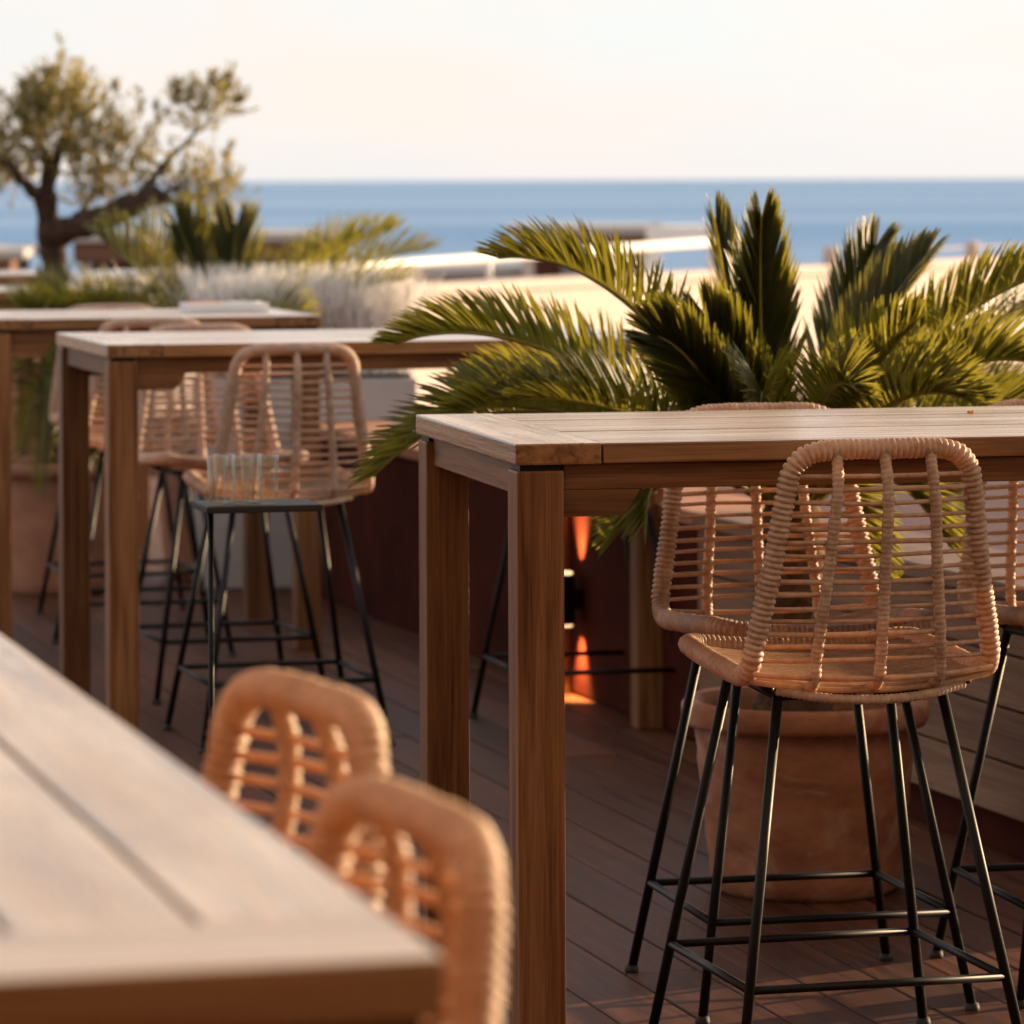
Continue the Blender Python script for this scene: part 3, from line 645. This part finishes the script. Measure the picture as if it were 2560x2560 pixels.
# beach huts on the lower beach, behind the wall
def hut(loc, rz, Wd, Dp, zt, label, win, fascia, posts=True):
    h = E('beach_hut', loc, rz, label, 'hut', 'huts on the beach'); z0 = loc[2]; t_ = zt-z0
    O('roof_slab', MB().box((-0.2, -0.3, t_-0.10), (Wd+0.2, Dp, t_), 0.02).mesh('roof_slab', grayslab), h)
    O('fascia', MB().box((-0.05, -0.18, t_-0.101-fascia), (Wd+0.05, Dp-0.05, t_-0.101), 0.005).mesh('fascia', brownwood), h)
    O('wall', MB().box((0.1, 0.6, 0), (Wd-0.1, Dp-0.1, t_-0.102-fascia)).mesh('wall', darkwall), h)
    n = max(2, int(Wd/1.5)+1)
    for i in range(n): O('post', MB().box((0, 0, 0), (0.12, 0.12, t_-0.102-fascia), 0.01).mesh('post', creamwall), h, (i*(Wd-0.12)/(n-1), -0.1, 0))
    for x in win: O('window', MB().box((x, 0.57, t_-fascia-0.95), (x+0.6, 0.598, t_-fascia-0.3), 0.01).mesh('window', plain('hut_window', (0.35, 0.38, 0.42), 0.1)), h)
    O('counter', MB().box((0.2, 0.0, 0), (Wd-0.2, 0.10, 1.0), 0.01).mesh('counter', brownwood), h)
    return h
hut((-4.75, 46, -1.5), R(3), 2.9, 3.0, 1.00, 'brown beach hut with a pale flat roof behind the left cycad', (0.6, 1.8), 0.22)
hut((-7.2, 44, -1.5), R(3), 1.9, 3.0, 0.86, 'small sunlit hut at the left edge behind the olive trunk', (0.5,), 0.2)
hut((0.12, 46, -1.5), R(-2), 1.35, 2.6, 1.06, 'brown beach hut beyond the white rail in the middle', (0.4,), 0.16)
hut((-1.15, 47, -1.5), R(0), 1.2, 2.6, 0.58, 'low dark red hut under the white rail', (0.3,), 0.12)
pv = E('pavilion', (1.47, 45.5, -1.5), R(-2), 'white open pavilion frame beside the upright fronds', 'pavilion')
O('roof_beam', MB().box((-0.02, -0.05, 2.40), (0.78, 1.4, 2.56), 0.015).mesh('roof_beam', whitepaint), pv)
for x in (0, 0.66):
    for y in (0, 1.2): O('post', MB().box((x, y, 0), (x+0.14, y+0.14, 2.399), 0.01).mesh('post', whitepaint), pv)


# ---------------------------------------------------------------- small things

# silver grass in a white trough behind the tray table
tr = E('planter_trough', (-1.20, 16.05, 0), TB-R(6), 'long pale trough under the white grass', 'planter')
O('box', MB().box((0, 0, 0.0), (0.84, 0.34, 0.80), 0.01).mesh('box', grayslab), tr)
O('soil', MB().box((0.02, 0.02, 0.801), (0.82, 0.32, 0.815)).mesh('soil', soil), tr)
for k, lab in enumerate(('leftmost clump of silvery white grass in the trough', 'middle clump of silvery white grass in the trough', 'rightmost clump of silvery white grass in the trough, nearest the large cycad')):
    g = MB(); gr = np.random.default_rng(40+k)
    for j in range(900):
        p = np.array([gr.uniform(-0.135, 0.135), gr.uniform(-0.14, 0.14), 0]); d = np.array([p[0]*0.8+gr.normal(0, .10), p[1]*0.8+gr.normal(0, .12), 1.0]); d /= np.linalg.norm(d)
        L = gr.uniform(0.31, 0.45); s_ = np.cross(d, gr.standard_normal(3)); s_ /= np.linalg.norm(s_); w_ = 0.006; b = np.array([d[0], d[1], 0])*L*0.35
        n0 = len(g.v); q = [p, p+d*L*0.5, p+d*L*0.85+b*0.5, p+d*L+b]
        for x, ww in zip(q, (1, 1, 0.8, 0.1)): g.v += [tuple(x-s_*w_*ww*0.5), tuple(x+s_*w_*ww*0.5)]
        for u in range(3): g.f.append((n0+2*u, n0+2*u+1, n0+2*u+3, n0+2*u+2))
    lc = tr.matrix_basis @ Vector((0.16+0.26*k, 0.17, 0.812))
    tag(O('silver_grass', g.mesh('silver_grass', silverleaf), None, lc[:], TB), lab, 'grass clump', 'white grass clumps in the trough')
# white tray with plates and a napkin
ty = E('serving_tray', (-0.99, 14.42, 1.1135), TB, 'white serving tray on the table behind', 'tray')
O('tray_base', MB().box((-0.14, -0.09, 0), (0.14, 0.09, 0.008), 0.003).mesh('tray_base', porcelain), ty)
for a in ((-0.14, -0.09, 0.14, -0.082), (-0.14, 0.082, 0.14, 0.09), (-0.14, -0.081, -0.132, 0.081), (0.132, -0.081, 0.14, 0.081)):
    O('tray_rim', MB().box((a[0], a[1], 0.0085), (a[2], a[3], 0.03), 0.002).mesh('tray_rim', porcelain), ty)
bw = MB().lathe([(0, 0), (.03, 0), (.055, .022), (.058, .024), (.054, .024), (.028, .005), (0, .005)], 24).mesh('bowl', porcelain, True)
tag(O('bowl', bw, None, (ty.location + Vector((0.07, 0.01, 0.009)))[:]), 'small white bowl on the tray', 'bowl')
tag(O('napkin', MB().box((-0.06, -0.045, 0), (0.06, 0.045, 0.022), 0.008).mesh('napkin', pinkcloth), None, (ty.location + Vector((-0.07, 0.0, 0.009)))[:], 0.3), 'folded pink napkin on the tray', 'napkin')
# window reflection of drinking glasses, built solid on an added slim stand
SX, SY, SZ = -0.545, 8.6, 0.902
st = E('side_stand', (SX, SY, 0), TB, 'slim dark stand holding the glasses before the left stool', 'side table')
O('stand_top', MB().box((-0.10, -0.09, SZ-0.014), (0.14, 0.09, SZ), 0.003).mesh('stand_top', rubber), st)
O('stem', MB().tube([(-0.07, 0.03, 0.012), (-0.07, 0.03, SZ-0.0145)], 0.006, 10).mesh('stem', steel, True), st)
O('base', MB().lathe([(0, 0), (.11, 0), (.11, .008), (.02, .014), (0, .014)], 28, (-0.07, 0.03, 0)).mesh('base', steel, True), st)
gl = MB().lathe([(0, 0), (.0165, 0), (.018, .003), (.0215, .098), (.0205, .0985), (.017, .012), (0, .010)], 28).mesh('tumbler', glass, True)
gpos = [(-0.070, -0.050), (-0.018, -0.046), (0.034, -0.052), (-0.045, 0.012), (0.012, 0.018)]
glab = ['front left clear tumbler on the dark stand', 'front middle clear tumbler on the dark stand', 'front right clear tumbler on the dark stand', 'back left clear tumbler on the dark stand', 'back right clear tumbler on the dark stand']
for (x, y), lb in zip(gpos, glab):
    p = st.matrix_basis @ Vector((x, y, SZ+0.0008)); tag(O('tumbler', gl, None, p[:]), lb, 'glass', 'tumblers on the stand')
# a crumb left on the focused table
cb = bpy.data.meshes.new('crumb'); bm = bmesh.new(); bmesh.ops.create_icosphere(bm, subdivisions=2, radius=0.006)
for q in bm.verts: q.co *= 1+0.35*math.sin(q.co.x*900+q.co.y*700); q.co.z *= 0.6
bm.to_mesh(cb); bm.free(); cb.materials.append(plain('crumb', (0.5, 0.2, 0.06), 0.8))
tag(O('crumb', cb, None, (0.87, 7.98, 1.1160)), 'tiny orange crumb lying on the focused tabletop', 'crumb')
